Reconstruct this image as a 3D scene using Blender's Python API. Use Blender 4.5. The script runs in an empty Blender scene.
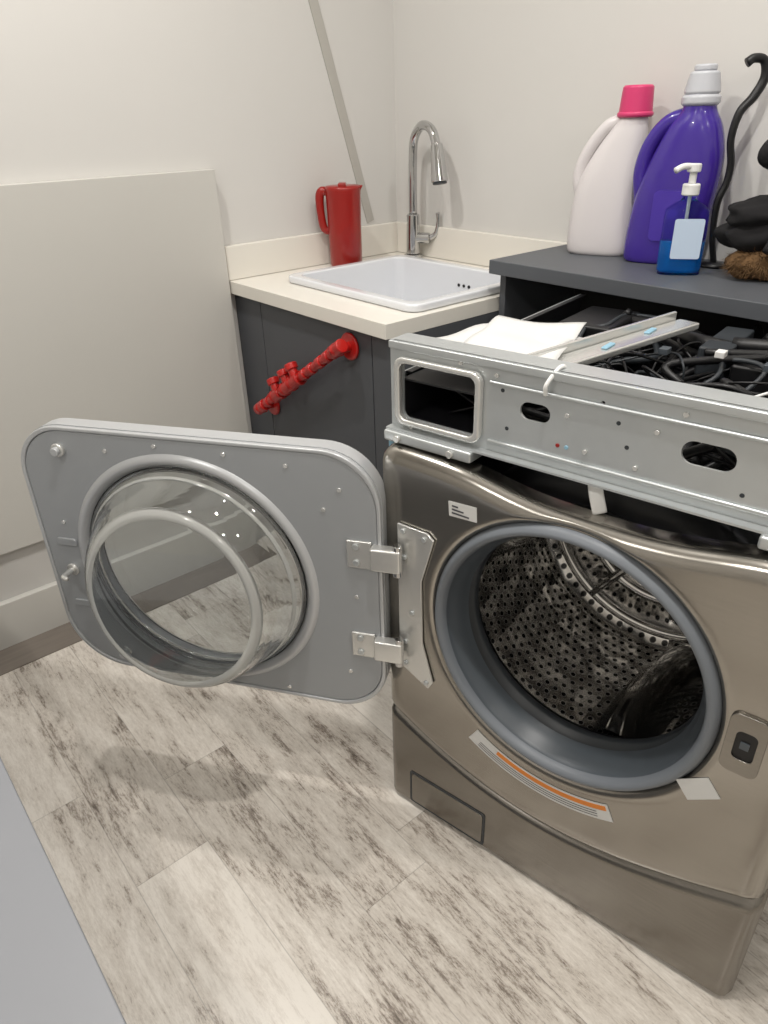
import bpy, bmesh, numpy as np, math, random
from mathutils import Vector, Matrix
P=dict(cx=0.8173,cy=-0.6666,cz=1.2880,yaw=0.8854,pitch=0.5107,roll=-0.0316,f=710.2,zc=0.8811,yc=0.3429,xl=-1.1077,yb=1.003,zs=0.9744,zp=1.1721,phi=3.7469,dw=0.6900,dz0=0.2825,dz1=0.8268,wr=0.1960,W=0.6919,zsl=0.9755,xsl=-0.3894,ysl=0.6708,dx=0.0331,ztop=0.9872,y3=0.3404)
random.seed(3)
sc=bpy.context.scene
col=sc.collection
PI=math.pi
# ---------------------------------------------------------------- materials
def newmat(n):
    m=bpy.data.materials.new(n);m.use_nodes=True
    nt=m.node_tree;b=nt.nodes['Principled BSDF'];return m,nt,b
def lin(c):
    return tuple(((x/255)/12.92 if x/255<=.04045 else (((x/255)+.055)/1.055)**2.4) for x in c)+(1,)
def mat(n,c,rough=.5,metal=0,noise=.06,scale=8,bump=0,trans=0,ior=1.45,coat=0,stretch=None,alpha=1,spec=.5):
    m,nt,b=newmat(n)
    tc=nt.nodes.new('ShaderNodeTexCoord');mp=nt.nodes.new('ShaderNodeMapping')
    nt.links.new(tc.outputs['Object'],mp.inputs[0])
    if stretch: mp.inputs['Scale'].default_value=stretch
    nz=nt.nodes.new('ShaderNodeTexNoise');nz.inputs['Scale'].default_value=scale;nz.inputs['Detail'].default_value=4
    nt.links.new(mp.outputs[0],nz.inputs[0])
    mx=nt.nodes.new('ShaderNodeMix');mx.data_type='RGBA'
    L=lin(c)
    mx.inputs[6].default_value=tuple(x*(1-noise) for x in L[:3])+(1,)
    mx.inputs[7].default_value=tuple(min(1,x*(1+noise)) for x in L[:3])+(1,)
    nt.links.new(nz.outputs[0],mx.inputs[0]);nt.links.new(mx.outputs[2],b.inputs['Base Color'])
    b.inputs['Roughness'].default_value=rough;b.inputs['Metallic'].default_value=metal
    b.inputs['Transmission Weight'].default_value=trans;b.inputs['IOR'].default_value=ior
    b.inputs['Coat Weight'].default_value=coat;b.inputs['Alpha'].default_value=alpha
    b.inputs['Specular IOR Level'].default_value=spec
    if bump:
        bp=nt.nodes.new('ShaderNodeBump');bp.inputs['Strength'].default_value=bump;bp.inputs['Distance'].default_value=.002
        nt.links.new(nz.outputs[0],bp.inputs['Height']);nt.links.new(bp.outputs[0],b.inputs['Normal'])
    return m
M={}
M['wall']=mat('wall_paint',(208,206,202),.85,noise=.02,scale=3,bump=.03)
M['ceil']=mat('ceiling_paint',(235,234,230),.9,noise=.01)
M['board']=mat('board_laminate',(198,196,190),.35,noise=.02,scale=2)
M['counter']=mat('counter_laminate',(225,221,212),.35,noise=.02)
M['grey']=mat('cabinet_grey',(78,80,84),.5,noise=.05)
M['slab']=mat('slab_grey',(84,87,92),.45,noise=.06,scale=20)
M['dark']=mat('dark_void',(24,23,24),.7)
M['blackp']=mat('black_plastic',(20,20,22),.4)
M['ceramic']=mat('sink_white',(222,224,228),.15,noise=.01,coat=.5)
M['chrome']=mat('chrome',(200,200,200),.08,1,noise=.02)
M['redp']=mat('red_plastic',(146,24,18),.3,noise=.08,coat=.3)
M['redg']=mat('red_paint',(178,26,22),.28,noise=.1,coat=.4)
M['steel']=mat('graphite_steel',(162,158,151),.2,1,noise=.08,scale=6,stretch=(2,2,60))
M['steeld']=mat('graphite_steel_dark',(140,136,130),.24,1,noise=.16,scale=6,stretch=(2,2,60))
M['galv']=mat('galvanised_sheet',(192,196,197),.33,.6,noise=.06,scale=30)
M['zinc']=mat('zinc_bright',(218,218,215),.27,.7,noise=.05)
M['doorgrey']=mat('door_inner_grey',(158,161,164),.42,.2,noise=.03)
M['doorrim']=mat('door_rim',(188,190,192),.34,.35,noise=.03)
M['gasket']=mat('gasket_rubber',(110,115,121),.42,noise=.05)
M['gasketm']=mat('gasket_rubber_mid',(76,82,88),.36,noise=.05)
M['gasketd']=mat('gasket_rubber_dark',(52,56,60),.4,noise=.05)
M['tub']=mat('tub_plastic',(26,26,29),.45,noise=.15)
M['white']=mat('white_plastic',(228,228,226),.35,noise=.01)
M['paper']=mat('paper',(208,208,206),.8,noise=.03)
M['conc']=mat('counterweight',(34,33,34),.9,noise=.2,scale=40)
M['orange']=mat('label_orange',(214,128,50),.5)
M['ink']=mat('label_ink',(70,70,75),.6)
M['blue']=mat('label_blue',(140,180,200),.5)
M['glass']=mat('clear_glass',(247,249,249),.0,trans=1,ior=1.5,noise=0)
M['bglass']=mat('bowl_glass',(230,233,234),.0,trans=1,ior=1.55,noise=0)
M['pet']=mat('clear_plastic',(215,235,250),.02,trans=1,ior=1.12,noise=0)
M['bluel']=mat('blue_soap',(30,130,215),.05,trans=.45,ior=1.33,noise=.02)
M['pink']=mat('pink_cap',(208,62,112),.35,noise=.03)
M['purple']=mat('purple_plastic',(62,40,140),.25,noise=.05,coat=.3)
M['wbot']=mat('white_bottle',(214,209,209),.3,noise=.02)
M['cap']=mat('translucent_cap',(214,216,222),.3,noise=.02,trans=.25)
M['fabric']=mat('black_fabric',(20,19,21),.9,noise=.3,scale=60,bump=.4)
M['fur']=mat('brown_fur',(104,78,50),.95,noise=.6,scale=160,bump=1)
M['low']=mat('low_cabinet_grey',(142,144,149),.35,noise=.01)
M['kick']=mat('base_white',(203,201,195),.5,noise=.02)
def floor_mat():
    m,nt,b=newmat('weathered_planks');N=nt.nodes.new;Lk=nt.links.new
    def math_(op,a=None,bb=None):
        n=N('ShaderNodeMath');n.operation=op
        for i,x in enumerate((a,bb)):
            if x is None: continue
            if isinstance(x,(int,float)): n.inputs[i].default_value=x
            else: Lk(x,n.inputs[i])
        return n.outputs[0]
    tc=N('ShaderNodeTexCoord');sp=N('ShaderNodeSeparateXYZ');Lk(tc.outputs['Object'],sp.inputs[0])
    X,Y=sp.outputs[0],sp.outputs[1]
    pw,pl=.152,.95
    row=math_('FLOOR',math_('DIVIDE',math_('ADD',Y,.06),pw))
    wn=N('ShaderNodeTexWhiteNoise');wn.noise_dimensions='1D';Lk(row,wn.inputs['W'])
    xs=math_('ADD',math_('DIVIDE',X,pl),math_('MULTIPLY',wn.outputs['Value'],5))
    cx=math_('FLOOR',xs)
    cb=N('ShaderNodeCombineXYZ');Lk(row,cb.inputs[0]);Lk(cx,cb.inputs[1])
    w2=N('ShaderNodeTexWhiteNoise');w2.noise_dimensions='2D';Lk(cb.outputs[0],w2.inputs['Vector'])
    off=math_('MULTIPLY',w2.outputs['Value'],37)
    def noise(sx,sy,det,rg,dist=0):
        cv=N('ShaderNodeCombineXYZ');Lk(math_('ADD',math_('MULTIPLY',X,sx),off),cv.inputs[0]);Lk(math_('MULTIPLY',Y,sy),cv.inputs[1]);Lk(off,cv.inputs[2])
        n1=N('ShaderNodeTexNoise');n1.inputs['Scale'].default_value=1;n1.inputs['Detail'].default_value=det;n1.inputs['Roughness'].default_value=rg;n1.inputs['Distortion'].default_value=dist;Lk(cv.outputs[0],n1.inputs[0]);return n1.outputs[0]
    a_=noise(8,58,12,.8,.4);b_=noise(4,13,6,.65,.3);c_=noise(60,210,8,.85)
    g=math_('ADD',math_('ADD',math_('MULTIPLY',a_,.38),math_('MULTIPLY',b_,.33)),math_('MULTIPLY',c_,.29))
    g=math_('ADD',g,math_('MULTIPLY',math_('SUBTRACT',w2.outputs['Value'],.43),.085))
    cr=N('ShaderNodeValToRGB');e=cr.color_ramp.elements
    e[0].position=.395;e[0].color=lin((98,89,81));e[1].position=.575;e[1].color=lin((224,218,209))
    q=e.new(.44);q.color=lin((148,138,128));q=e.new(.482);q.color=lin((199,191,181))
    Lk(g,cr.inputs[0])
    fy=math_('FRACT',math_('DIVIDE',math_('ADD',Y,.06),pw));fx=math_('FRACT',xs)
    ey=math_('MULTIPLY',math_('MINIMUM',fy,math_('SUBTRACT',1,fy)),pw);ex=math_('MULTIPLY',math_('MINIMUM',fx,math_('SUBTRACT',1,fx)),pl)
    sm=N('ShaderNodeMapRange');sm.inputs[1].default_value=.0003;sm.inputs[2].default_value=.0014;sm.inputs[3].default_value=.7;sm.inputs[4].default_value=1;Lk(math_('MINIMUM',ex,ey),sm.inputs[0])
    vm=N('ShaderNodeVectorMath');vm.operation='SCALE';Lk(cr.outputs[0],vm.inputs[0]);Lk(sm.outputs[0],vm.inputs['Scale'])
    Lk(vm.outputs[0],b.inputs['Base Color']);b.inputs['Roughness'].default_value=.24
    bp=N('ShaderNodeBump');bp.inputs['Strength'].default_value=.08;bp.inputs['Distance'].default_value=.002;Lk(g,bp.inputs['Height']);Lk(bp.outputs[0],b.inputs['Normal'])
    return m
M['floor']=floor_mat()
def drum_mat(n,su,sv,hole=.3,emb=3.2,c=(176,174,171)):
    m,nt,b=newmat(n);N=nt.nodes.new;Lk=nt.links.new
    def math_(op,a=None,bb=None):
        q=N('ShaderNodeMath');q.operation=op
        for i,x in enumerate((a,bb)):
            if x is None: continue
            if isinstance(x,(int,float)): q.inputs[i].default_value=x
            else: Lk(x,q.inputs[i])
        return q.outputs[0]
    tc=N('ShaderNodeTexCoord');sp=N('ShaderNodeSeparateXYZ');Lk(tc.outputs['UV'],sp.inputs[0])
    v=math_('MULTIPLY',sp.outputs[1],sv);rw=math_('FLOOR',v)
    u=math_('ADD',math_('MULTIPLY',sp.outputs[0],su),math_('MULTIPLY',rw,.5))
    du=math_('SUBTRACT',math_('FRACT',u),.5);dv=math_('SUBTRACT',math_('FRACT',v),.5)
    d=math_('SQRT',math_('ADD',math_('MULTIPLY',du,du),math_('MULTIPLY',dv,dv)))
    mr=N('ShaderNodeMapRange');mr.inputs[1].default_value=hole-.05;mr.inputs[2].default_value=hole+.03;Lk(d,mr.inputs[0])
    mx=N('ShaderNodeMix');mx.data_type='RGBA';mx.inputs[6].default_value=(.003,.003,.003,1);mx.inputs[7].default_value=lin(c);Lk(mr.outputs[0],mx.inputs[0])
    Lk(mx.outputs[2],b.inputs['Base Color']);Lk(mr.outputs[0],b.inputs['Metallic']);b.inputs['Roughness'].default_value=.17
    w=N('ShaderNodeTexVoronoi');w.inputs['Scale'].default_value=1;w.inputs['Randomness'].default_value=.2;cv=N('ShaderNodeCombineXYZ');Lk(math_('MULTIPLY',sp.outputs[0],su/emb),cv.inputs[0]);Lk(math_('MULTIPLY',sp.outputs[1],sv/emb),cv.inputs[1]);Lk(cv.outputs[0],w.inputs[0])
    bp=N('ShaderNodeBump');bp.inputs['Strength'].default_value=1;bp.inputs['Distance'].default_value=.014;Lk(w.outputs[0],bp.inputs['Height'])
    Lk(bp.outputs[0],b.inputs['Normal'])
    return m
M['drum']=drum_mat('drum_perforated',88,17,.28,4,(200,198,195))
M['drumb']=drum_mat('drum_back_perforated',64,10,.26,4,(210,208,205))
M['drums']=mat('drum_steel',(220,219,217),.12,1)
# ---------------------------------------------------------------- geometry helpers
def mesh_obj(name,verts,faces,material,parent=None,smooth=False,uvs=None):
    me=bpy.data.meshes.new(name);me.from_pydata([tuple(v) for v in verts],[],faces);me.update()
    bm=bmesh.new();bm.from_mesh(me)
    if uvs is not None:
        bm.verts.ensure_lookup_table();uvl=bm.loops.layers.uv.new('UV')
        for f in bm.faces:
            us=[uvs[l.vert.index] for l in f.loops]
            mxu=max(q[0] for q in us)
            for l,q in zip(f.loops,us):
                uu=q[0]
                if mxu>.9 and uu<.1: uu+=1
                l[uvl].uv=(uu,q[1])
    bmesh.ops.recalc_face_normals(bm,faces=bm.faces);bm.to_mesh(me);bm.free()
    if smooth:
        for p in me.polygons:p.use_smooth=True
    me.materials.append(material)
    o=bpy.data.objects.new(name,me);col.objects.link(o)
    if parent: o.parent=parent
    return o
def bevel(o,w,seg=2,ang=40):
    md=o.modifiers.new('bevel','BEVEL');md.width=w;md.segments=seg;md.limit_method='ANGLE';md.angle_limit=math.radians(ang)
    for p in o.data.polygons:p.use_smooth=True
    o.modifiers.new('wn','WEIGHTED_NORMAL')
    return o
def box(name,lo,hi,m,parent=None,bv=0,rot=None):
    x0,y0,z0=lo;x1,y1,z1=hi
    vs=[(x0,y0,z0),(x1,y0,z0),(x1,y1,z0),(x0,y1,z0),(x0,y0,z1),(x1,y0,z1),(x1,y1,z1),(x0,y1,z1)]
    if rot:
        c=Vector(((x0+x1)/2,(y0+y1)/2,(z0+z1)/2));R=rot
        vs=[c+R@(Vector(v)-c) for v in vs]
    o=mesh_obj(name,vs,[(0,3,2,1),(4,5,6,7),(0,1,5,4),(1,2,6,5),(2,3,7,6),(3,0,4,7)],m,parent)
    if bv: bevel(o,bv)
    return o
def prism(name,pts,axis,a,b,m,parent=None,bv=0,smooth=False):
    def mk(p,t):
        return {'y':(p[0],t,p[1]),'z':(p[0],p[1],t),'x':(t,p[0],p[1])}[axis]
    n=len(pts);vs=[mk(p,a) for p in pts]+[mk(p,b) for p in pts]
    fs=[tuple(range(n)),tuple(range(2*n-1,n-1,-1))]+[(i,(i+1)%n,n+(i+1)%n,n+i) for i in range(n)]
    o=mesh_obj(name,vs,fs,m,parent)
    if bv: bevel(o,bv)
    return o
def rrect(x0,z0,x1,z1,r,n=8):
    if not isinstance(r,(list,tuple)): r=[r]*4
    pts=[]
    for (cx,cz,a0,rr) in ((x1-r[0],z0+r[0],-PI/2,r[0]),(x1-r[1],z1-r[1],0,r[1]),(x0+r[2],z1-r[2],PI/2,r[2]),(x0+r[3],z0+r[3],PI,r[3])):
        for i in range(n+1):
            a=a0+i/n*PI/2;pts.append((cx+rr*math.cos(a),cz+rr*math.sin(a)))
    return pts
def ray_out(poly,cx,cz,t):
    dx,dz=math.cos(t),math.sin(t);best=None;n=len(poly)
    for i in range(n):
        x1,z1=poly[i][0]-cx,poly[i][1]-cz;x2,z2=poly[(i+1)%n][0]-cx,poly[(i+1)%n][1]-cz
        ex,ez=x2-x1,z2-z1;den=dx*ez-dz*ex
        if abs(den)<1e-12: continue
        s=(x1*ez-z1*ex)/den;q=(x1*dz-z1*dx)/den
        if s>0 and -1e-6<=q<=1+1e-6 and (best is None or s<best): best=s
    if best is None: best=.01
    return (cx+dx*best,cz+dz*best)
def holed(name,outer,inner,axis,a,b,m,parent=None,bv=0):
    cx=sum(p[0] for p in inner)/len(inner);cz=sum(p[1] for p in inner)/len(inner)
    A=[2*PI*i/96 for i in range(96)]
    for p in outer+inner: A.append(math.atan2(p[1]-cz,p[0]-cx)%(2*PI))
    A=sorted(set(round(x,4) for x in A))
    ro=[ray_out(outer,cx,cz,t) for t in A];ri=[ray_out(inner,cx,cz,t) for t in A];n=len(A)
    def mk(p,t): return {'y':(p[0],t,p[1]),'z':(p[0],p[1],t),'x':(t,p[0],p[1])}[axis]
    vs=[mk(p,a) for p in ro]+[mk(p,a) for p in ri]+[mk(p,b) for p in ro]+[mk(p,b) for p in ri]
    fs=[]
    for i in range(n):
        j=(i+1)%n
        fs+=[(i,j,n+j,n+i),(2*n+i,3*n+i,3*n+j,2*n+j),(i,2*n+i,2*n+j,j),(n+i,n+j,3*n+j,3*n+i)]
    o=mesh_obj(name,vs,fs,m,parent)
    if bv: bevel(o,bv)
    return o
def lathe(name,prof,center,axis,m,parent=None,n=64,smooth=True,cap=False,uv=False,tilt=None):
    ax=Vector(axis).normalized();h=Vector((0,0,1)) if abs(ax.z)<.9 else Vector((1,0,0))
    u=ax.cross(h).normalized();w=ax.cross(u);c=Vector(center);vs=[];uvs=[];L=0
    tot=sum(math.hypot(prof[i+1][0]-prof[i][0],prof[i+1][1]-prof[i][1]) for i in range(len(prof)-1)) or 1
    for k,(r,t) in enumerate(prof):
        if k: L+=math.hypot(prof[k][0]-prof[k-1][0],prof[k][1]-prof[k-1][1])
        for i in range(n):
            a=2*PI*i/n;p=c+ax*t+(u*math.cos(a)+w*math.sin(a))*r
            if tilt: p=p+ax*tilt(r,t,p)
            vs.append(p);uvs.append((i/n,L/tot))
    fs=[(k*n+i,k*n+(i+1)%n,(k+1)*n+(i+1)%n,(k+1)*n+i) for k in range(len(prof)-1) for i in range(n)]
    if cap: fs+=[tuple(range((len(prof)-1)*n,len(prof)*n))]
    return mesh_obj(name,vs,fs,m,parent,smooth,uvs if uv else None)
def cyl(name,p0,p1,r,m,parent=None,n=24,r1=None,bv=0):
    p0=Vector(p0);p1=Vector(p1);L=(p1-p0).length;r1=r if r1 is None else r1
    b=min(min(r,r1)*.12,L*.3)
    return lathe(name,[(r*.001,0),(r-b*1.6,0),(r-b,0),(r,b),(r,b*1.5),(r1,L-b*1.5),(r1,L-b),(r1-b,L),(r1-b*1.6,L),(r1*.001,L)],p0,p1-p0,m,parent,n)
def tube(name,pts,r,m,parent=None,n=12,sub=8,closed=False,flat=1.0):
    P_=[Vector(p) for p in pts];out=[]
    def cr(a,b,c,d,t): return .5*((2*b)+(c-a)*t+(2*a-5*b+4*c-d)*t*t+(3*b-a-3*c+d)*t**3)
    k=len(P_)
    rs=r if isinstance(r,(list,tuple)) else [r]*k;ro=[]
    rng=k if closed else k-1
    for i in range(rng):
        a,b,c,d=(P_[(i-1)%k] if closed or i>0 else P_[0]*2-P_[1]),P_[i],P_[(i+1)%k],(P_[(i+2)%k] if closed or i+2<k else P_[-1]*2-P_[-2])
        for s in range(sub):
            out.append(cr(a,b,c,d,s/sub));ro.append(rs[i]+(rs[(i+1)%k]-rs[i])*s/sub)
    if not closed: out.append(P_[-1]);ro.append(rs[-1])
    vs=[];N=len(out);nr=None
    for i,p in enumerate(out):
        tg=(out[(i+1)%N if closed else min(i+1,N-1)]-out[(i-1)%N if closed else max(i-1,0)]).normalized()
        if nr is None:
            nr=tg.cross(Vector((0,0,1)));
            if nr.length<.1: nr=tg.cross(Vector((1,0,0)))
            nr.normalize()
        nr=(nr-tg*nr.dot(tg)).normalized();bn=tg.cross(nr)
        for j in range(n):
            a=2*PI*j/n;vs.append(p+(nr*math.cos(a)+bn*math.sin(a)*flat)*ro[i])
    fs=[(i*n+j,i*n+(j+1)%n,((i+1)%N)*n+(j+1)%n,((i+1)%N)*n+j) for i in range(N if closed else N-1) for j in range(n)]
    if not closed: fs+=[tuple(range(n)),tuple(range((N-1)*n,N*n))]
    return mesh_obj(name,vs,fs,m,parent,True)
def loft(name,secs,m,parent=None,n=40,sub=4):
    S=[np.array(s,float) for s in secs];out=[]
    def cr(a,b,c,d,t): return .5*((2*b)+(c-a)*t+(2*a-5*b+4*c-d)*t*t+(3*b-a-3*c+d)*t**3)
    for i in range(len(S)-1):
        a=S[max(i-1,0)];d=S[min(i+2,len(S)-1)]
        for s in range(sub): out.append(cr(a,S[i],S[i+1],d,s/sub))
    out.append(S[-1]);vs=[]
    for z,cx,cy,rx,ry,p in out:
        for j in range(n):
            a=2*PI*j/n;c,s_=math.cos(a),math.sin(a)
            vs.append((cx+rx*math.copysign(abs(c)**(2/p),c),cy+ry*math.copysign(abs(s_)**(2/p),s_),z))
    K=len(out)
    fs=[(k*n+i,k*n+(i+1)%n,(k+1)*n+(i+1)%n,(k+1)*n+i) for k in range(K-1) for i in range(n)]+[tuple(range(n)),tuple(range((K-1)*n,K*n))]
    return mesh_obj(name,vs,fs,m,parent,True)
def empty(name,loc=(0,0,0),rz=0,parent=None,s=1):
    o=bpy.data.objects.new(name,None);o.empty_display_size=.05;o.location=loc;o.rotation_euler=(0,0,rz);o.scale=(s,s,s);col.objects.link(o)
    if parent:o.parent=parent
    return o
def surf(name,fn,nu,nv,m,parent=None,smooth=True):
    vs=[fn(i/nu,j/nv) for j in range(nv+1) for i in range(nu+1)]
    fs=[(j*(nu+1)+i,j*(nu+1)+i+1,(j+1)*(nu+1)+i+1,(j+1)*(nu+1)+i) for j in range(nv) for i in range(nu)]
    return mesh_obj(name,vs,fs,m,parent,smooth)
# ---------------------------------------------------------------- room
xl,yb,zc,yc,zs,zp=P['xl'],P['yb'],P['zc'],P['yc'],P['zs'],P['zp'];H=2.5;XR=2.3;YF=-2.4
box('floor',(xl-.1,YF-.1,-.05),(XR+.1,yb+.1,0),M['floor'])
box('ceiling',(xl-.1,YF-.1,H),(XR+.1,yb+.1,H+.05),M['ceil'])
box('wall_left',(xl-.1,YF-.1,0),(xl,yb+.1,H),M['wall'])
box('wall_back',(xl,yb,0),(XR,yb+.1,H),M['wall'])
box('wall_right',(XR,YF-.1,0),(XR+.1,yb+.1,H),M['wall'])
box('wall_front',(xl,YF-.1,0),(XR,YF,H),M['wall'])
pb=P['y3']-.002
box('wall_panel',(xl+.0005,YF+.01,.29),(xl+.03,pb,zp),M['board'],bv=.002)
box('baseboard_left',(xl+.0005,YF+.01,0.0),(xl+.022,yc-.02,.14),M['kick'],bv=.003)
box('trim_1',(xl+.022,YF+.01,.0),(xl+.13,yc-.02,.003),mat('dark_threshold',(120,112,104),.35,noise=.3,scale=6,stretch=(12,1,1)))
cv0=Vector((xl+.003,.888,.985));cv1=Vector((xl+.003,.432,2.499))  # slanting shadow line on the left wall, modelled as a thin darker strip
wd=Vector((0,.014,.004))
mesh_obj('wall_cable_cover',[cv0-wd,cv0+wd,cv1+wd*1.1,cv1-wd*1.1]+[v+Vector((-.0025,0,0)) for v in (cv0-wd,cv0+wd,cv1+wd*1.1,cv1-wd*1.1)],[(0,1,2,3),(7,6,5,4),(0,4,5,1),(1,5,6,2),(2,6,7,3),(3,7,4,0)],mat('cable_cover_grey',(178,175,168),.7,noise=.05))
# ---------------------------------------------------------------- sink counter
xs,ys_,zsl=P['xsl'],P['ysl'],P['zsl']
cnt=empty('sink_cabinet',(0,0,0))
cr_=xs-.002
sx0,sx1,sy0,sy1=-.955,-.412,.445,.885
inn=rrect(sx0+.03,sy0+.03,sx1-.03,sy1-.032,.03)
holed('countertop',[(xl+.001,yc),(cr_,yc),(cr_,yb-.001),(xl+.001,yb-.001)],rrect(sx0+.012,sy0+.012,sx1-.012,sy1-.02,.03),'z',zc-.035,zc,M['counter'],cnt,bv=.002)
box('trim_2',(xl+.001,yc+.0,zc+.0008),(xl+.022,yb-.001,zs),M['counter'],None,bv=.002)  # laminate backsplash on both walls, separate objects from the cabinet
box('trim_3',(xl+.0225,yb-.02,zc+.0008),(cr_,yb-.001,zs),M['counter'],None,bv=.002)
fy=yc+.02
box('carcass_left',(xl+.002,fy+.02,.1),(xl+.02,yb-.01,zc-.036),M['grey'],cnt)
box('carcass_right',(cr_-.018,fy+.02,.1),(cr_,yb-.01,zc-.036),M['grey'],cnt)
box('carcass_bottom',(xl+.021,fy+.02,.1),(cr_-.019,yb-.01,.118),M['grey'],cnt)
box('plinth',(xl+.002,fy+.06,.0),(cr_,fy+.075,.099),M['grey'],cnt)
gap=.0015;zt=zc-.038
e=[xl+.003,-.962,-.468,cr_-.002]
for i in range(3): box('front_%d'%(i+1),(e[i]+gap,fy,.102),(e[i+1]-gap,fy+.018,zt),M['grey'],cnt,bv=.001)
snk=empty('kitchen_sink',(0,0,0))
zr_=zc+.02
holed('rim',rrect(sx0,sy0,sx1,sy1,.035),inn,'z',zc+.0006,zr_,M['ceramic'],snk,bv=.005)
bo=inn;n=len(bo)
ccx=sum(p[0] for p in bo)/n;ccy=sum(p[1] for p in bo)/n
vs=[];lv=[(1,zr_-.005),(.99,zc-.02),(.97,zc-.16),(.94,zc-.2),(.86,zc-.212),(.1,zc-.218)]
for s_,z in lv:
    vs+=[(ccx+(p[0]-ccx)*s_,ccy+(p[1]-ccy)*s_,z) for p in bo]
fs=[(k*n+i,k*n+(i+1)%n,(k+1)*n+(i+1)%n,(k+1)*n+i) for k in range(len(lv)-1) for i in range(n)]+[tuple(range((len(lv)-1)*n,len(lv)*n))]
mesh_obj('basin',vs,fs,M['ceramic'],snk,True)
cyl('drain',(ccx,ccy,zc-.2175),(ccx,ccy,zc-.21),.04,M['chrome'],snk)
for dx_ in (0,.02,.04): cyl('overflow_hole',(ccx+.02+dx_,sy1-.034,zc-.03),(ccx+.02+dx_,sy1-.037,zc-.03),.0045,M['blackp'],snk,n=12)
fa=empty('faucet',(-.962,.944,zc+.0004))
cyl('base_flange',(0,0,.0005),(0,0,.012),.03,M['chrome'],fa)
cyl('body',(0,0,.012),(0,0,.13),.022,M['chrome'],fa,r1=.02)
dv=Vector((.97,-.2,0))
gp=[Vector((0,0,.13)),Vector((0,0,.21)),Vector((0,0,.275))]+[Vector((0,0,.30))+dv*(.07-.07*math.cos(t))+Vector((0,0,.075*math.sin(t))) for t in (PI*.15,PI*.35,PI*.5,PI*.7,PI*.9)]
tube('gooseneck',gp,.013,M['chrome'],fa,sub=8,n=16)
e_=gp[-1];dd=Vector((.2,-.05,-.98)).normalized()
cyl('spray_head',e_-dd*.005,e_+dd*.095,.017,M['chrome'],fa,r1=.025)
cyl('spray_face',e_+dd*.095,e_+dd*.101,.021,M['gasketd'],fa)
sd=Vector((.85,.52,0))
cyl('lever_hub',(0,0,.06),tuple(sd*.055+Vector((0,0,.06))),.0165,M['chrome'],fa)
tube('lever',[sd*.055+Vector((0,0,.06)),sd*.075+Vector((0,0,.075)),sd*.082+Vector((0,0,.11)),sd*.08+Vector((0,0,.135))],[.009,.008,.006,.0065],M['chrome'],fa)
mg=empty('red_pitcher',(-1.017,.715,zc+.0004),math.radians(50))
lathe('body',[(.001,.001),(.045,.001),(.049,.006),(.05,.12),(.052,.2),(.053,.213),(.054,.22),(.051,.226),(.03,.228),(.001,.228)],(0,0,0),(0,0,1),M['redp'],mg,48)
box('lid_tab',(-.012,-.048,.222),(.012,.0,.236),M['redp'],mg,bv=.004)
tube('handle',[(-.042,0,.21),(-.062,0,.212),(-.07,0,.195),(-.069,0,.15),(-.062,0,.11),(-.044,0,.10)],[.009,.010,.010,.009,.009,.008],M['redp'],mg,flat=1.3)
prism('spout',[(.045,.2),(.06,.226),(.045,.226)],'y',-.013,.013,M['redp'],mg,bv=.003)
hd=empty('pipe_handle',(0,fy-.0005,0))
A_=Vector((-.955,-.045,.535));B_=Vector((-.535,-.045,.805))
tube('pipe',[A_,A_.lerp(B_,.5),B_],.0115,M['redg'],hd,n=16)
dAB=(B_-A_).normalized();pr=Vector((-dAB.z,0,dAB.x))
for i,q in enumerate((A_.lerp(B_,.03),A_.lerp(B_,.97))):
    cyl('standoff_%d'%i,(q.x,-.045,q.z),(q.x,-.004,q.z),.012,M['redg'],hd)
    cyl('wall_flange_%d'%i,(q.x,-.009,q.z),(q.x,0,q.z),.034,M['redg'],hd)
    cyl('elbow_%d'%i,q-dAB*.02,q+dAB*.03,.0175,M['redg'],hd)
    lathe('elbow_cap_%d'%i,[(.001,-.02),(.012,-.016),(.018,-.004),(.018,.012)],(q.x,-.045,q.z),(0,1,0),M['redg'],hd,24)
for i,t in enumerate((.28,.42,.52)):
    q=A_.lerp(B_,t)
    cyl('tee_%d'%i,q-dAB*.022,q+dAB*.022,.0175,M['redg'],hd)
    cyl('branch_%d'%i,q,q+pr*.038,.013,M['redg'],hd)
    cyl('plug_%d'%i,q+pr*.03,q+pr*.048,.0185,M['redg'],hd,n=8)
    for sgn in (-1,1):
        lathe('bead_%d'%i,[(.0175,-.003),(.0205,0),(.0175,.003)],q+dAB*(.021*sgn),dAB,M['redg'],hd,20)
for i,t in enumerate((.14,.35,.62,.70,.8,.88)):
    q=A_.lerp(B_,t);cyl('coupling_%d'%i,q-dAB*.010,q+dAB*.010,.016,M['redg'],hd,n=8)
# ---------------------------------------------------------------- grey counter over appliances
gs=empty('laundry_counter',(0,0,0));gx1=1.45
box('top',(xs,ys_,zsl-.032),(gx1,yb-.001,zsl),M['slab'],gs,bv=.002)
box('side_panel_left',(xs+.012,ys_+.03,.0),(xs+.03,yb-.001,zsl-.0325),M['grey'],gs,bv=.001)
box('side_panel_right',(gx1-.03,ys_+.03,.0),(gx1-.012,yb-.001,zsl-.0325),M['grey'],gs,bv=.001)
box('back_board',(xs+.0305,yb-.02,.001),(gx1-.0305,yb-.002,zsl-.0325),M['dark'],gs)  # near-black sheet added over the wall to give the shade under the counter
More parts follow.
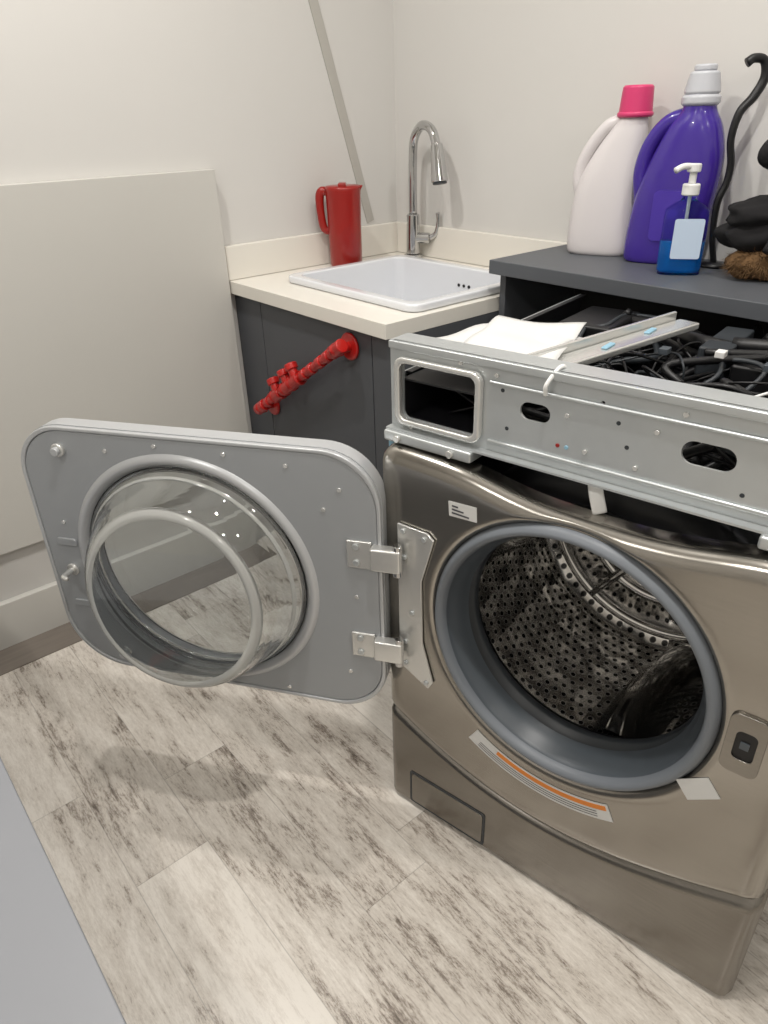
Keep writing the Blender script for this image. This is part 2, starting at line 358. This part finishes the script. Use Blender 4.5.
# ---------------------------------------------------------------- washer
W,wr,zt_=P['W'],P['wr'],P['ztop']
wa=empty('washing_machine',(0,0,0),wr)
D_=.70;zside=zsl-.045
cxh,czh,rh=W/2,.552,.232
box('side_left',(.004,.035,.03),(.007,D_,zside),M['galv'],wa)
box('side_right',(W-.007,.035,.03),(W-.004,D_,zside),M['galv'],wa)
box('side_flange_left',(.007,.06,zside-.003),(.018,D_,zside),M['tub'],wa)
box('side_flange_right',(W-.022,.06,zside-.003),(W-.007,D_,zside),M['galv'],wa)
box('inner_liner',(.008,.06,.04),(.010,D_-.005,zside-.006),M['tub'],wa)
box('back_panel',(.007,D_-.003,.03),(W-.007,D_,zside-.12),M['tub'],wa)
box('bottom_pan',(.007,.04,.03),(W-.007,D_-.004,.034),M['tub'],wa)
for i,(fx,fy_) in enumerate(((.06,.08),(W-.06,.08),(.06,D_-.06),(W-.06,D_-.06))): cyl('foot_%d'%i,(fx,fy_,0),(fx,fy_,.03),.022,M['blackp'],wa)
def crease(x):
    t=x/W;return .268-.108*math.sin(PI*min(max(t,0),1))**.9*(1-.15*t)
TOPZ=.828
def topz(x):
    t=x/W
    dip=.030*(1/(1+math.exp(-(t-.30)/.055)))*(1/(1+math.exp((t-.76)/.055)))
    return TOPZ-dip
outl=[]
for i in range(41): x=W*i/40;outl.append((x,crease(x)))
r_=.03
for i in range(9): a=i/8*PI/2;outl.append((W-r_+r_*math.cos(a),TOPZ-r_+r_*math.sin(a)))
for i in range(1,60):
    x=W-r_-(W-2*r_)*i/60;outl.append((x,topz(x)))
for i in range(9): a=PI/2+i/8*PI/2;outl.append((r_+r_*math.cos(a),TOPZ-r_+r_*math.sin(a)))
def edged(x,z):
    best=9
    for i in range(len(outl)):
        ax_,az=outl[i];bx,bz=outl[(i+1)%len(outl)];ex,ez=bx-ax_,bz-az;L=ex*ex+ez*ez
        t=0 if L<1e-12 else max(0,min(1,((x-ax_)*ex+(z-az)*ez)/L));best=min(best,math.hypot(x-ax_-ex*t,z-az-ez*t))
    return best
AN=240;ts=[0,.012,.03,.06,.12,.2,.32,.45,.58,.68,.76,.82,.87,.91,.94,.965,.985,1.0]
vs=[]
for t in ts:
    for i in range(AN):
        a=2*PI*i/AN;hx,hz=cxh+rh*math.cos(a),czh+rh*math.sin(a);ox,oz=ray_out(outl,cxh,czh,a)
        x=hx+(ox-hx)*t;z=hz+(oz-hz)*t;d=edged(x,z) if t>.02 else 1
        R_=.026 if z>.6 else .034;y=-.014
        if d<R_: y+=R_*(1-math.sqrt(max(0,1-(1-d/R_)**2)))
        dh=math.hypot(x-cxh,z-czh)-rh
        if dh<.012: y+=.008*(1-dh/.012)**2
        vs.append((x,y,z))
for i in range(AN):
    x,y,z=vs[(len(ts)-1)*AN+i];vs.append((x,y+.022,z))
for i in range(AN):
    x,y,z=vs[i];vs.append((x,y+.03,z))
K=len(ts)+1
fs=[(k*AN+i,k*AN+(i+1)%AN,(k+1)*AN+(i+1)%AN,(k+1)*AN+i) for k in range(K-1) for i in range(AN)]
fs+=[(i,(i+1)%AN,K*AN+(i+1)%AN,K*AN+i) for i in range(AN)]
mesh_obj('front_panel',vs,fs,M['steel'],wa,True)
def skirt(u,v):
    x=-.004+(W+.008)*u;zt2=crease(x)+.004;z=.012+(zt2-.012)*v
    d=min(x+.004,W+.004-x);y=-.004+(.022*(1-math.sqrt(max(0,1-(1-d/.022)**2))) if d<.022 else 0)
    y+=.02*max(0,(v-.9)/.1)
    return (x,y+.002,z)
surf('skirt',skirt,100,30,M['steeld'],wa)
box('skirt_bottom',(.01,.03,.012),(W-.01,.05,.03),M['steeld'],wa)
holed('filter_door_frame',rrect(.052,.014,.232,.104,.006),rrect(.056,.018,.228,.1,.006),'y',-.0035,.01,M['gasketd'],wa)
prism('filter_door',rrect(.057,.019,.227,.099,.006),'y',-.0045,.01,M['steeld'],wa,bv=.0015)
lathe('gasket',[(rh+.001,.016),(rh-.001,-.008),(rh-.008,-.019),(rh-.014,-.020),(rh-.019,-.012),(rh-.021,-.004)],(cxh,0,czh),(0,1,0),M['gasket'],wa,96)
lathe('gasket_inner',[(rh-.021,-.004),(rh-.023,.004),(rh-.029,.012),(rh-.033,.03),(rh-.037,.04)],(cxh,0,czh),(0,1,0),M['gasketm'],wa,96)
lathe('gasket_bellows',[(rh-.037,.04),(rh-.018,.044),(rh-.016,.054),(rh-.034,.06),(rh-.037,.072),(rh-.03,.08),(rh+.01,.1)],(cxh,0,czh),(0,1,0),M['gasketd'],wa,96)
lathe('outer_tub',[(rh+.01,.07),(.265,.075),(.292,.09),(.292,.30),(.30,.305),(.30,.325),(.292,.33),(.292,.58),(.28,.6),(.001,.6)],(cxh,0,czh-.01),(0,1,0),M['tub'],wa,96)
lathe('drum',[(.262,.10),(.262,.44)],(cxh,0,czh),(0,1,0),M['drum'],wa,128,uv=True)
lathe('drum_lip',[(.205,.088),(.218,.083),(.25,.09),(.262,.101)],(cxh,0,czh),(0,1,0),M['drums'],wa,128)
lathe('drum_back',[(.262,.44),(.245,.46),(.2,.462),(.08,.44),(.001,.438)],(cxh,0,czh),(0,1,0),M['drumb'],wa,128,uv=True)
for r0,t0 in ((.235,.456),(.15,.449),(.07,.432)):
    lathe('drum_ring_%d'%int(r0*1000),[(r0-.012,t0+.006),(r0-.007,t0-.006),(r0+.007,t0-.006),(r0+.012,t0+.006)],(cxh,0,czh),(0,1,0),M['drums'],wa,96)
for k in range(3):
    a=math.radians(50+120*k);ca,sa=math.cos(a),math.sin(a)
    def baf(u,v,ca=ca,sa=sa):
        y=.11+.32*u;w_=(v-.5)*.12*(1-.3*u);h=.08*(math.cos((v-.5)*PI))**.8*math.sin(PI*min(1,max(0,.08+.92*u)))**.35
        tw=.05*(u-.5);r=.262-h;w_+=tw;return (cxh+r*ca-w_*sa,y,czh+r*sa+w_*ca)
    surf('drum_paddle_%d'%k,baf,16,12,M['drums'],wa)
for k in range(5):
    a=math.radians(20+72*k);ca,sa=math.cos(a),math.sin(a)
    tube('drum_back_rib_%d'%k,[(cxh+.06*ca,.433,czh+.06*sa),(cxh+.15*ca,.442,czh+.15*sa),(cxh+.235*ca,.456,czh+.235*sa)],[.012,.016,.012],M['drums'],wa,flat=.6)
def plate_multi(name,x0,x1,z0,z1,holes,y0,y1,m,parent):
    for i,h in enumerate(holes):
        xa=x0 if i==0 else (holes[i-1][0]);xb=h[0]
        holed('%s_%d'%(name,i),[(xa,z0),(xb,z0),(xb,z1),(xa,z1)],h[1],'y',y0,y1,m,parent)
zb=.848
cells=[(.176,rrect(.024,.866,.160,.957,.012)),
       (.29,rrect(.229,.910,.275,.936,.013)),
       (.43,rrect(.344,.955,.349,.960,.002)),
       (.54,rrect(.452,.903,.516,.934,.015)),
       (W,rrect(.60,.88,.655,.94,.012))]
plate_multi('control_frame',0,W,zb,zt_,cells,.03,.034,M['galv'],wa)
box('control_frame_top_flange',(0,.0305,zt_-.003),(W,.075,zt_),M['galv'],wa,bv=.001)
box('control_frame_top_lip',(0,.0245,zt_-.012),(W,.030,zt_),M['galv'],wa,bv=.002)
box('control_frame_bottom_flange',(0,.014,zb-.002),(W,.034,zb+.001),M['galv'],wa)
box('control_frame_rib_upper',(.18,.0245,.952),(W-.01,.03,.957),M['galv'],wa,bv=.002)
box('control_frame_rib_lower',(.18,.025,.862),(W-.01,.03,.868),M['galv'],wa,bv=.002)
holed('dispenser_bezel',rrect(.014,.857,.170,.966,.016),rrect(.024,.866,.160,.957,.012),'y',.018,.03,M['zinc'],wa,bv=.003)
for x,z in ((.19,.965),(.3,.93),(.33,.885),(.42,.935),(.57,.955),(.04,.852),(.13,.973),(.4,.88),(.45,.965),(.58,.875)):
    cyl('rivet',(x,.03,z),(x,.0265,z),.0035,M['zinc'],wa,n=12)
for x,z in ((.21,.89),(.37,.935),(.385,.905),(.53,.88),(.20,.945)):
    cyl('punch_hole',(x,.03,z),(x,.0293,z),.003,M['gasketd'],wa,n=12)
for x,m_ in ((.29,'redp'),(.303,'blue')): cyl('mark',(x,.03,.884),(x,.0285,.884),.003,M[m_],wa,n=10)
for nm,lo,hi in (('dispenser_left',(.016,.036,.862),(.02,.34,.925)),('dispenser_right',(.164,.036,.862),(.168,.34,.925)),('dispenser_floor',(.02,.036,.858),(.164,.34,.862)),('dispenser_back',(.02,.336,.862),(.164,.34,.925)),('dispenser_roof',(.02,.036,.925),(.164,.336,.928))):
    box(nm,lo,hi,M['tub'],wa)
box('upper_lip_left',(.0,.006,.829),(.165,.05,.847),M['galv'],wa,bv=.004)
box('upper_lip_right',(W-.13,.006,.829),(W,.05,.847),M['galv'],wa,bv=.004)
for x in (.03,.13,W-.11,W-.05): cyl('lip_screw',(x,.006,.838),(x,.0,.838),.006,M['zinc'],wa,n=12)
tube('white_strap',[(.325,.09,.862),(.335,.06,.85),(.35,.035,.83),(.362,.03,.80)],[.010]*4,M['white'],wa,flat=.25)
# interior
box('counterweight',(.19,.16,.80),(.52,.34,.86),M['conc'],wa,bv=.01)
box('cross_bar_b',(.235,.10,.945),(.275,.50,.957),M['zinc'],wa,bv=.003,rot=Matrix.Rotation(math.radians(-14),3,'Z'))
box('cross_bar_lip',(.225,.10,.945),(.232,.50,.970),M['zinc'],wa,bv=.002,rot=Matrix.Rotation(math.radians(-14),3,'Z'))
for k in range(2): box('blue_clip_%d'%k,(.246+.022*k,.25+.12*k,.957),(.256+.022*k,.285+.12*k,.9605),M['blue'],wa,bv=.002)
box('circuit_housing',(.40,.42,.86),(.64,.64,.915),M['blackp'],wa,bv=.006)
box('filter_coil',(.53,.11,.85),(.62,.2,.91),M['tub'],wa,bv=.006)
box('relay_housing',(.34,.44,.88),(.39,.6,.93),M['gasketd'],wa,bv=.004)
box('valve_block',(.05,.5,.86),(.16,.66,.92),M['blackp'],wa,bv=.006)
for k in range(76):
    random.seed(40+k);x0=random.uniform(.05,.6);y0=random.uniform(.1,.6)
    pts=[(x0,y0,.84+random.uniform(0,.05))]
    for q in range(4): pts.append((min(.64,max(.04,pts[-1][0]+random.uniform(-.14,.16))),min(.66,max(.09,pts[-1][1]+random.uniform(-.12,.14))),.85+random.uniform(-.01,.078)))
    tube('cable_%d'%k,pts,random.choice((.002,.0025,.003,.004,.007)),M['blackp'] if k%7 else M['gasketd'],wa,n=8)
for k in range(2):
    tube('white_cable_%d'%k,[(.40+.05*k,.13,.89),(.46+.04*k,.2,.925),(.52+.03*k,.32,.93),(.60,.42+.03*k,.925),(.63,.5,.92)],.0022,M['white'],wa,n=8)
for k in range(4):
    box('connector_%d'%k,(.3+.08*k,.36+.03*(k%2),.93),(.315+.08*k,.38+.03*(k%2),.94),M['white'] if k==1 else M['gasketm'],wa,bv=.001)
for k in range(2):
    tube('hose_%d'%k,[(.1+.05*k,.64,.9),(.2,.6,.91),(.33,.5,.92-.02*k),(.5,.52,.9),(.62,.4+.1*k,.88)],.014,M['blackp'],wa)
tube('drain_hose',[(.5,.15,.86),(.58,.2,.9),(.62,.3,.91),(.6,.42,.93),(.5,.5,.93),(.38,.5,.925)],.013,M['blackp'],wa)
def sheet(name,x0,y0,x1,y1,z,rz,seed):
    random.seed(seed);ph=random.uniform(0,6);c=math.cos(rz);s_=math.sin(rz);cx_,cy_=(x0+x1)/2,(y0+y1)/2
    def fn(u,v):
        x=(u-.5)*(x1-x0);y=(v-.5)*(y1-y0);return (cx_+x*c-y*s_,cy_+x*s_+y*c,z+.004*math.sin(u*5+ph+v*3)+.003*math.sin(v*9+ph))
    o=surf(name,fn,12,12,M['paper'],wa);md=o.modifiers.new('th','SOLIDIFY');md.thickness=.0008
sheet('paper_sheet',.005,.085,.19,.30,.957,math.radians(-6),1)
sheet('paper_sheet_b',.05,.12,.205,.32,.966,math.radians(12),2)
tube('white_wire',[(.275,.08,.95),(.28,.045,.99),(.272,.018,.972),(.27,.02,.955)],.003,M['white'],wa)
hp=[(.045,.40),(.108,.372),(.118,.39),(.095,.47),(.093,.60),(.118,.69),(.105,.70),(.045,.70)]
prism('hinge_plate',hp,'y',-.020,-.0155,M['zinc'],wa,bv=.001)
for x,z in ((.058,.69),(.10,.688),(.06,.64),(.06,.46),(.075,.53),(.105,.385),(.06,.41)): cyl('hinge_screw',(x,-.02,z),(x,-.0235,z),.0045,M['galv'],wa,n=10)
holed('latch_plate',rrect(.588,.505,.636,.605,.012),rrect(.6,.53,.626,.578,.008),'y',-.0185,-.0135,M['steeld'],wa,bv=.001)
prism('latch_hole',rrect(.6,.53,.626,.578,.008),'y',-.0155,-.0137,M['blackp'],wa)
box('latch_tab',(.607,-.018,.549),(.618,-.0155,.560),M['gasketm'],wa)
def arc_label(name,a0,a1,r0,r1,y0,m):
    pts=[(cxh+r1*math.cos(a),czh+r1*math.sin(a)) for a in np.linspace(a0,a1,24)]+[(cxh+r0*math.cos(a),czh+r0*math.sin(a)) for a in np.linspace(a1,a0,24)]
    vs=[(x,y0,z) for x,z in pts]+[(x,y0+.0006,z) for x,z in pts];n=48
    fs=[]
    for i in range(23): fs+=[(i,i+1,46-i,47-i),(48+i,48+47-i,48+46-i,48+i+1)]
    fs+=[(i,n+i,n+(i+1)%n,(i+1)%n) for i in range(n)]
    return mesh_obj(name,vs,fs,m,wa)
arc_label('warning_label',math.radians(239),math.radians(295),.258,.292,-.0152,M['paper'])
arc_label('warning_label_band',math.radians(250),math.radians(294),.262,.271,-.0158,M['orange'])
for k,r0 in enumerate((.276,.281,.286)): arc_label('warning_text_%d'%k,math.radians(243),math.radians(290),r0,r0+.001,-.0157,M['ink'])
box('round_label',(.548,-.0152,.425),(.598,-.0145,.460),M['paper'],wa,rot=Matrix.Rotation(math.radians(-38),3,'Y'))
box('serial_label',(.143,-.0152,.747),(.193,-.0145,.772),M['paper'],wa,rot=Matrix.Rotation(math.radians(-4),3,'Y'))
for k in range(3): box('serial_text_%d'%k,(.149,-.0158,.751+.006*k),(.18-.01*k,-.0152,.7535+.006*k),M['ink'],wa)
box('energy_label',(-.0035,.0245,.775),(.0205,.0255,.829),M['paper'],wa)
box('energy_label_band',(-.003,.0238,.78),(.0195,.0245,.792),M['orange'],wa);box('energy_label_band_b',(-.003,.0238,.798),(.0195,.0245,.82),M['blue'],wa)
# ---------------------------------------------------------------- door
dw,z0,z1=P['dw'],P['dz0'],P['dz1']
do=empty('washer_door',(P['dx'],-.03,0),P['phi'])
ro=rrect(0,z0,dw,z1,[.12,.10,.10,.10],12)
dcx,dcz=.366,(z0+z1)/2-.008
RH=.213
circ=lambda r,n=96:[(dcx+r*math.cos(2*PI*i/n),dcz+r*math.sin(2*PI*i/n)) for i in range(n)]
holed('outer_shell',ro,circ(RH+.003),'y',-.034,-.004,M['doorrim'],do,bv=.006)
def inset(poly,d):
    cx_,cz_=dw/2,(z0+z1)/2
    return [(cx_+(x-cx_)*(1-2*d/dw),cz_+(z-cz_)*(1-2*d/(z1-z0))) for x,z in poly]
holed('edge_lip',inset(ro,.001),inset(ro,.008),'y',-.0038,.006,M['doorrim'],do,bv=.002)
holed('inner_panel',inset(ro,.0081),circ(.240),'y',-.0038,.004,M['doorgrey'],do,bv=.003)
lathe('inner_dish',[(.246,.0038),(.242,.009),(.236,.0115),(.230,.010),(.225,.005),(.222,.0),(.220,-.002),(RH+.002,-.002),(RH,-.02)],(dcx,0,dcz),(0,1,0),M['doorrim'],do,96)
tl=lambda r,t,p: -(p.z-dcz)*.16*max(0,min(1,(t-.0)/.09))
go=[(.221,.0015),(.214,.002),(.209,.008),(.205,.020),(.202,.026),(.196,.040),(.188,.065),(.180,.080),(.174,.0875),(.167,.092),(.159,.094),(.152,.0945),(.12,.0965),(.06,.0985),(.01,.099)]
bw=lathe('glass_bowl',go,(dcx,0,dcz),(0,1,0),M['bglass'],do,96,tilt=tl,cap=True)
md=bw.modifiers.new('th','SOLIDIFY');md.thickness=.006;md.offset=0
rimm=mat('moulded_glass_rim',(222,223,220),.12,noise=.02,trans=.6,ior=1.4)
lathe('bowl_rim_ring',[(.156,.098),(.160,.1),(.166,.0985),(.171,.094),(.174,.089)],(dcx,0,dcz),(0,1,0),rimm,do,96,tilt=tl)
lathe('bowl_step_ring',[(.2035,.029),(.2065,.026),(.2085,.021)],(dcx,0,dcz),(0,1,0),rimm,do,96,tilt=tl)
og=lathe('outer_glass',[(RH+.001,-.030),(RH-.004,-.030),(RH-.01,-.030),(.1,-.030),(.01,-.030)],(dcx,0,dcz),(0,1,0),M['glass'],do,96,cap=True)
md=og.modifiers.new('th','SOLIDIFY');md.thickness=.003;md.offset=0
lathe('chrome_ring',[(RH-.005,-.008),(RH-.005,-.003),(RH+.004,-.002),(RH+.006,-.008)],(dcx,0,dcz),(0,1,0),M['chrome'],do,96)
for x,z in ((.07,z1-.07),(.16,z1-.035),(.27,z1-.025),(.40,z1-.022),(.5,z1-.04),(.2,z0+.022),(.33,z0+.018),(.45,z0+.025),(.07,z0+.09),(.63,z1-.2),(.61,z0+.14),(.05,z1-.28),(.10,z1-.11),(.635,z1-.30)):
    cyl('screw',(x,.003,z),(x,.0065,z),.0042,M['zinc'],do,n=12)
for x,z,r in ((.595,z1-.045,.013),(.565,z0+.04,.012)):
    cyl('bumper_base',(x,.003,z),(x,.012,z),r,M['zinc'],do);cyl('bumper',(x,.012,z),(x,.02,z),r*.6,M['doorrim'],do)
cyl('latch_base',(.637,.003,.52),(.637,.010,.52),.013,M['zinc'],do)
tube('latch_hook',[(.637,.008,.52),(.637,.035,.52),(.625,.04,.52)],[.006,.006,.004],M['zinc'],do)
prism('emboss_upper',rrect(.612,.575,.655,.592,.006),'y',.003,.008,M['doorgrey'],do,bv=.002)
prism('emboss_lower',rrect(.615,.43,.655,.446,.006),'y',.003,.008,M['doorgrey'],do,bv=.002)
for i,zh in enumerate((.640,.445)):
    box('hinge_leaf_%d'%i,(.018,.004,zh-.028),(.062,.010,zh+.026),M['zinc'],do,bv=.002)
    box('hinge_block_%d'%i,(-.035,.002,zh-.022),(.018,.024,zh+.022),M['zinc'],do,bv=.004)
    cyl('hinge_pin_%d'%i,(-.028,.014,zh-.03),(-.028,.014,zh+.03),.008,M['chrome'],do)
    for q in (-.016,.016): cyl('hinge_bolt',(.045,.010,zh+q),(.045,.014,zh+q),.006,M['galv'],do,n=10)
# ---------------------------------------------------------------- items on the grey counter
zt0=zsl+.0005
b1=empty('white_detergent_bottle',(-.25,.915,zt0),math.radians(20),s=1.0)
loft('body',[(0,0,0,.070,.042,3),(.012,0,0,.077,.047,3),(.06,0,0,.079,.048,2.8),(.15,.006,0,.074,.045,2.6),(.22,.022,0,.057,.038,2.4),(.27,.038,0,.038,.032,2.2),(.292,.044,0,.029,.028,2),(.30,.045,0,.028,.028,2)],M['wbot'],b1)
cyl('cap',(.045,0,.297),(.045,0,.352),.036,M['pink'],b1,r1=.033);cyl('cap_collar',(.045,0,.29),(.045,0,.302),.039,M['pink'],b1)
tube('handle',[(-.056,0,.12),(-.068,0,.17),(-.049,0,.225),(-.012,0,.272),(.022,0,.285)],[.015,.015,.015,.015,.014],M['wbot'],b1)
b2=empty('purple_detergent_jug',(-.086,.912,zt0),math.radians(18),s=1.01)
loft('body',[(0,0,0,.070,.045,3),(.01,0,0,.078,.05,3),(.06,.004,0,.082,.052,2.8),(.14,.014,0,.082,.05,2.6),(.21,.026,0,.072,.047,2.5),(.265,.032,0,.054,.042,2.3),(.295,.034,0,.036,.034,2),(.308,.034,0,.032,.032,2)],M['purple'],b2)
tube('handle',[(-.056,0,.12),(-.066,0,.18),(-.054,0,.235),(-.024,0,.275),(.014,0,.29)],.0165,M['purple'],b2)
cyl('cap_collar',(.034,0,.306),(.034,0,.326),.038,M['cap'],b2);cyl('cap',(.034,0,.326),(.034,0,.366),.035,M['cap'],b2,r1=.029);cyl('cap_top',(.034,0,.366),(.034,0,.378),.022,M['cap'],b2)
prism('label',rrect(-.02,.05,.055,.15,.01),'y',-.0545,-.048,mat('label_deep_purple',(74,52,160),.3),b2)
b3=empty('soap_dispenser',(.014,.818,zt0),P['yaw']-.25,s=1.10)
loft('bottle',[(0,0,0,.036,.026,3.5),(.006,0,0,.039,.029,3.5),(.1,0,0,.039,.029,3.5),(.118,0,0,.032,.026,2.6),(.13,0,0,.014,.014,2),(.14,0,0,.013,.013,2)],M['pet'],b3)
loft('soap_liquid',[(.004,0,0,.0345,.0245,3.5),(.01,0,0,.0368,.0268,3.5),(.058,0,0,.0368,.0268,3.5)],M['bluel'],b3,sub=2)
prism('label',rrect(-.022,.03,.03,.1,.004),'y',-.0305,-.0295,mat('label_pale',(195,212,232),.4),b3)
cyl('pump_collar',(0,0,.137),(0,0,.157),.0155,M['white'],b3);cyl('pump_stem',(0,0,.157),(0,0,.178),.0065,M['white'],b3);cyl('pump_head',(0,0,.176),(0,0,.19),.012,M['white'],b3)
tube('pump_nozzle',[(0,0,.185),(-.02,-.012,.186),(-.034,-.02,.18)],.0055,M['white'],b3)
cyl('dip_tube',(0,0,.01),(0,0,.137),.003,M['white'],b3)
s1=empty('scrolled_iron_hook',(.046,.945,zt0),P['yaw'],s=.92)
lathe('foot',[(.001,0),(.035,0),(.035,.006),(.008,.01),(.001,.01)],(-.02,0,0),(0,0,1),M['blackp'],s1)
tube('scroll_rod',[(-.02,0,.005),(-.035,0,.07),(-.038,0,.14),(-.026,0,.18),(-.024,0,.22),(-.034,0,.27),(-.026,0,.32),(-.002,0,.35),(.014,0,.385),(.006,0,.415),(-.016,0,.42),(-.03,0,.412)],[.007,.007,.008,.008,.008,.008,.009,.010,.010,.009,.009,.010],M['blackp'],s1)
def blob(name,c,r,m,parent,seed,amp=.25,rot=0):
    random.seed(seed);bm=bmesh.new();bmesh.ops.create_icosphere(bm,subdivisions=4,radius=1)
    ph=[random.uniform(0,6) for _ in range(6)];fq=[random.uniform(2,6) for _ in range(6)]
    for v in bm.verts:
        q=v.co;d=1+amp*(math.sin(q.x*fq[0]+ph[0])*math.sin(q.y*fq[1]+ph[1])*.6+math.sin(q.z*fq[2]+ph[2])*math.sin(q.x*fq[3]+ph[3])*.4+.3*math.sin(q.y*fq[4]*2+ph[4]))
        v.co=Vector((q.x*r[0]*d,q.y*r[1]*d,max(q.z*r[2]*d,-r[2]*.9)))
    me=bpy.data.meshes.new(name);bm.to_mesh(me);bm.free();me.materials.append(m)
    for p in me.polygons:p.use_smooth=True
    o=bpy.data.objects.new(name,me);col.objects.link(o);o.parent=parent;o.location=c;o.rotation_euler=(0,0,rot);return o
g=empty('fur_trimmed_gloves',(.160,.880,zt0),math.radians(40))
fc=blob('fur_cuff',(.0,-.01,.03),(.072,.05,.033),M['fur'],g,1,.15)
random.seed(9);fv=[];ff=[]
for k in range(900):
    th=random.uniform(0,2*PI);ph_=random.uniform(-.6,1.3);nx,ny,nz=math.cos(th)*math.cos(ph_),math.sin(th)*math.cos(ph_),math.sin(ph_)
    p=Vector((nx*.07,ny*.048-.01,.03+nz*.031));d=Vector((nx,ny,nz*.6)).normalized()+Vector((random.uniform(-.4,.4),random.uniform(-.4,.4),random.uniform(-.5,.2)));d.normalize()
    if p.z+d.z*.016<.001: continue
    s_=d.cross(Vector((0,0,1)));s_=s_.normalized()*.0011 if s_.length>.01 else Vector((.0011,0,0))
    b0=len(fv);fv+=[p-s_,p+s_,p+d*.017];ff.append((b0,b0+1,b0+2))
mesh_obj('fur_tufts',fv,ff,M['fur'],g)
blob('glove_palm',(-.002,0,.082),(.092,.05,.034),M['fabric'],g,2,.2)
blob('glove_fold',(-.012,0,.12),(.078,.045,.03),M['fabric'],g,5,.25)
blob('glove_upper',(.02,0,.225),(.072,.04,.036),M['fabric'],g,7,.25)
blob('glove_middle',(.045,.01,.17),(.055,.04,.036),M['fabric'],g,8,.25)
for k in range(4): tube('finger_%d'%k,[(.03+.02*k,-.03,.10),(.0+.02*k,-.06,.09),(-.02+.022*k,-.075,.06)],[.011,.011,.009],M['fabric'],g)
# ---------------------------------------------------------------- low cabinet near camera
lc=empty('low_cabinet',(0,0,0))
box('top',(-1.0,-1.25,.425),(.40,-.640,.45),M['low'],lc,bv=.003)
box('carcass',(-.99,-1.24,.06),(.39,-.68,.4245),M['low'],lc)
for k in range(2): box('door_%d'%k,(-.985+.69*k,-.679,.065),(-.30+.69*k,-.662,.42),M['low'],lc,bv=.002)
box('plinth',(-.97,-1.22,.0),(.37,-.72,.06),M['kick'],lc)
# ---------------------------------------------------------------- lights
em=bpy.data.materials.new('lamp_emission');em.use_nodes=True;nt=em.node_tree;nt.nodes.clear()
eo=nt.nodes.new('ShaderNodeOutputMaterial');ee=nt.nodes.new('ShaderNodeEmission');ee.inputs[0].default_value=(1,.96,.91,1);ee.inputs[1].default_value=6;nt.links.new(ee.outputs[0],eo.inputs[0])
def lamp(i,x,y,pw,sz=.12):
    e=empty('ceiling_downlight',(x,y,H))
    lathe('trim_ring',[(sz*.5,-.001),(sz*.5+.004,-.008),(sz*.62,-.006),(sz*.63,-.0005)],(0,0,0),(0,0,1),M['white'],e,32)
    lathe('diffuser',[(.001,-.002),(sz*.5,-.002)],(0,0,0),(0,0,1),em,e,32)
    L=bpy.data.lights.new('downlight_source','AREA');L.shape='DISK';L.size=sz;L.energy=pw;L.color=(1,.968,.925)
    lo=bpy.data.objects.new('light_source',L);lo.location=(0,0,-.012);col.objects.link(lo);lo.parent=e
for i,(x,y,p,s) in enumerate(((-.634,-.26,13,.07),(.43,-.18,16,.07),(.3,.6,6,.12),(.2,-1.5,11,.12),(1.6,.1,6,.12),(1.7,-1.4,10,.12))): lamp(i,x,y,p,s)
w=bpy.data.worlds.new('world');sc.world=w;w.use_nodes=True;w.node_tree.nodes['Background'].inputs[0].default_value=(1,.98,.95,1);w.node_tree.nodes['Background'].inputs[1].default_value=.1
# ---------------------------------------------------------------- camera
y_,pt,rl=P['yaw'],P['pitch'],P['roll']
fh=Vector((-math.sin(y_),math.cos(y_),0));rt=Vector((math.cos(y_),math.sin(y_),0));zz=Vector((0,0,1))
F=fh*math.cos(pt)-zz*math.sin(pt);U=fh*math.sin(pt)+zz*math.cos(pt)
r2=rt*math.cos(rl)+U*math.sin(rl);u2=-rt*math.sin(rl)+U*math.cos(rl)
cam=bpy.data.cameras.new('camera');co=bpy.data.objects.new('camera',cam);col.objects.link(co)
Mx=Matrix((r2,u2,-F)).transposed().to_4x4();Mx.translation=Vector((P['cx'],P['cy'],P['cz']));co.matrix_world=Mx
cam.sensor_fit='VERTICAL';cam.sensor_height=32;cam.lens=P['f']/1024*32;cam.clip_start=.02
sc.camera=co
sc.view_settings.view_transform='Standard';sc.view_settings.look='None'
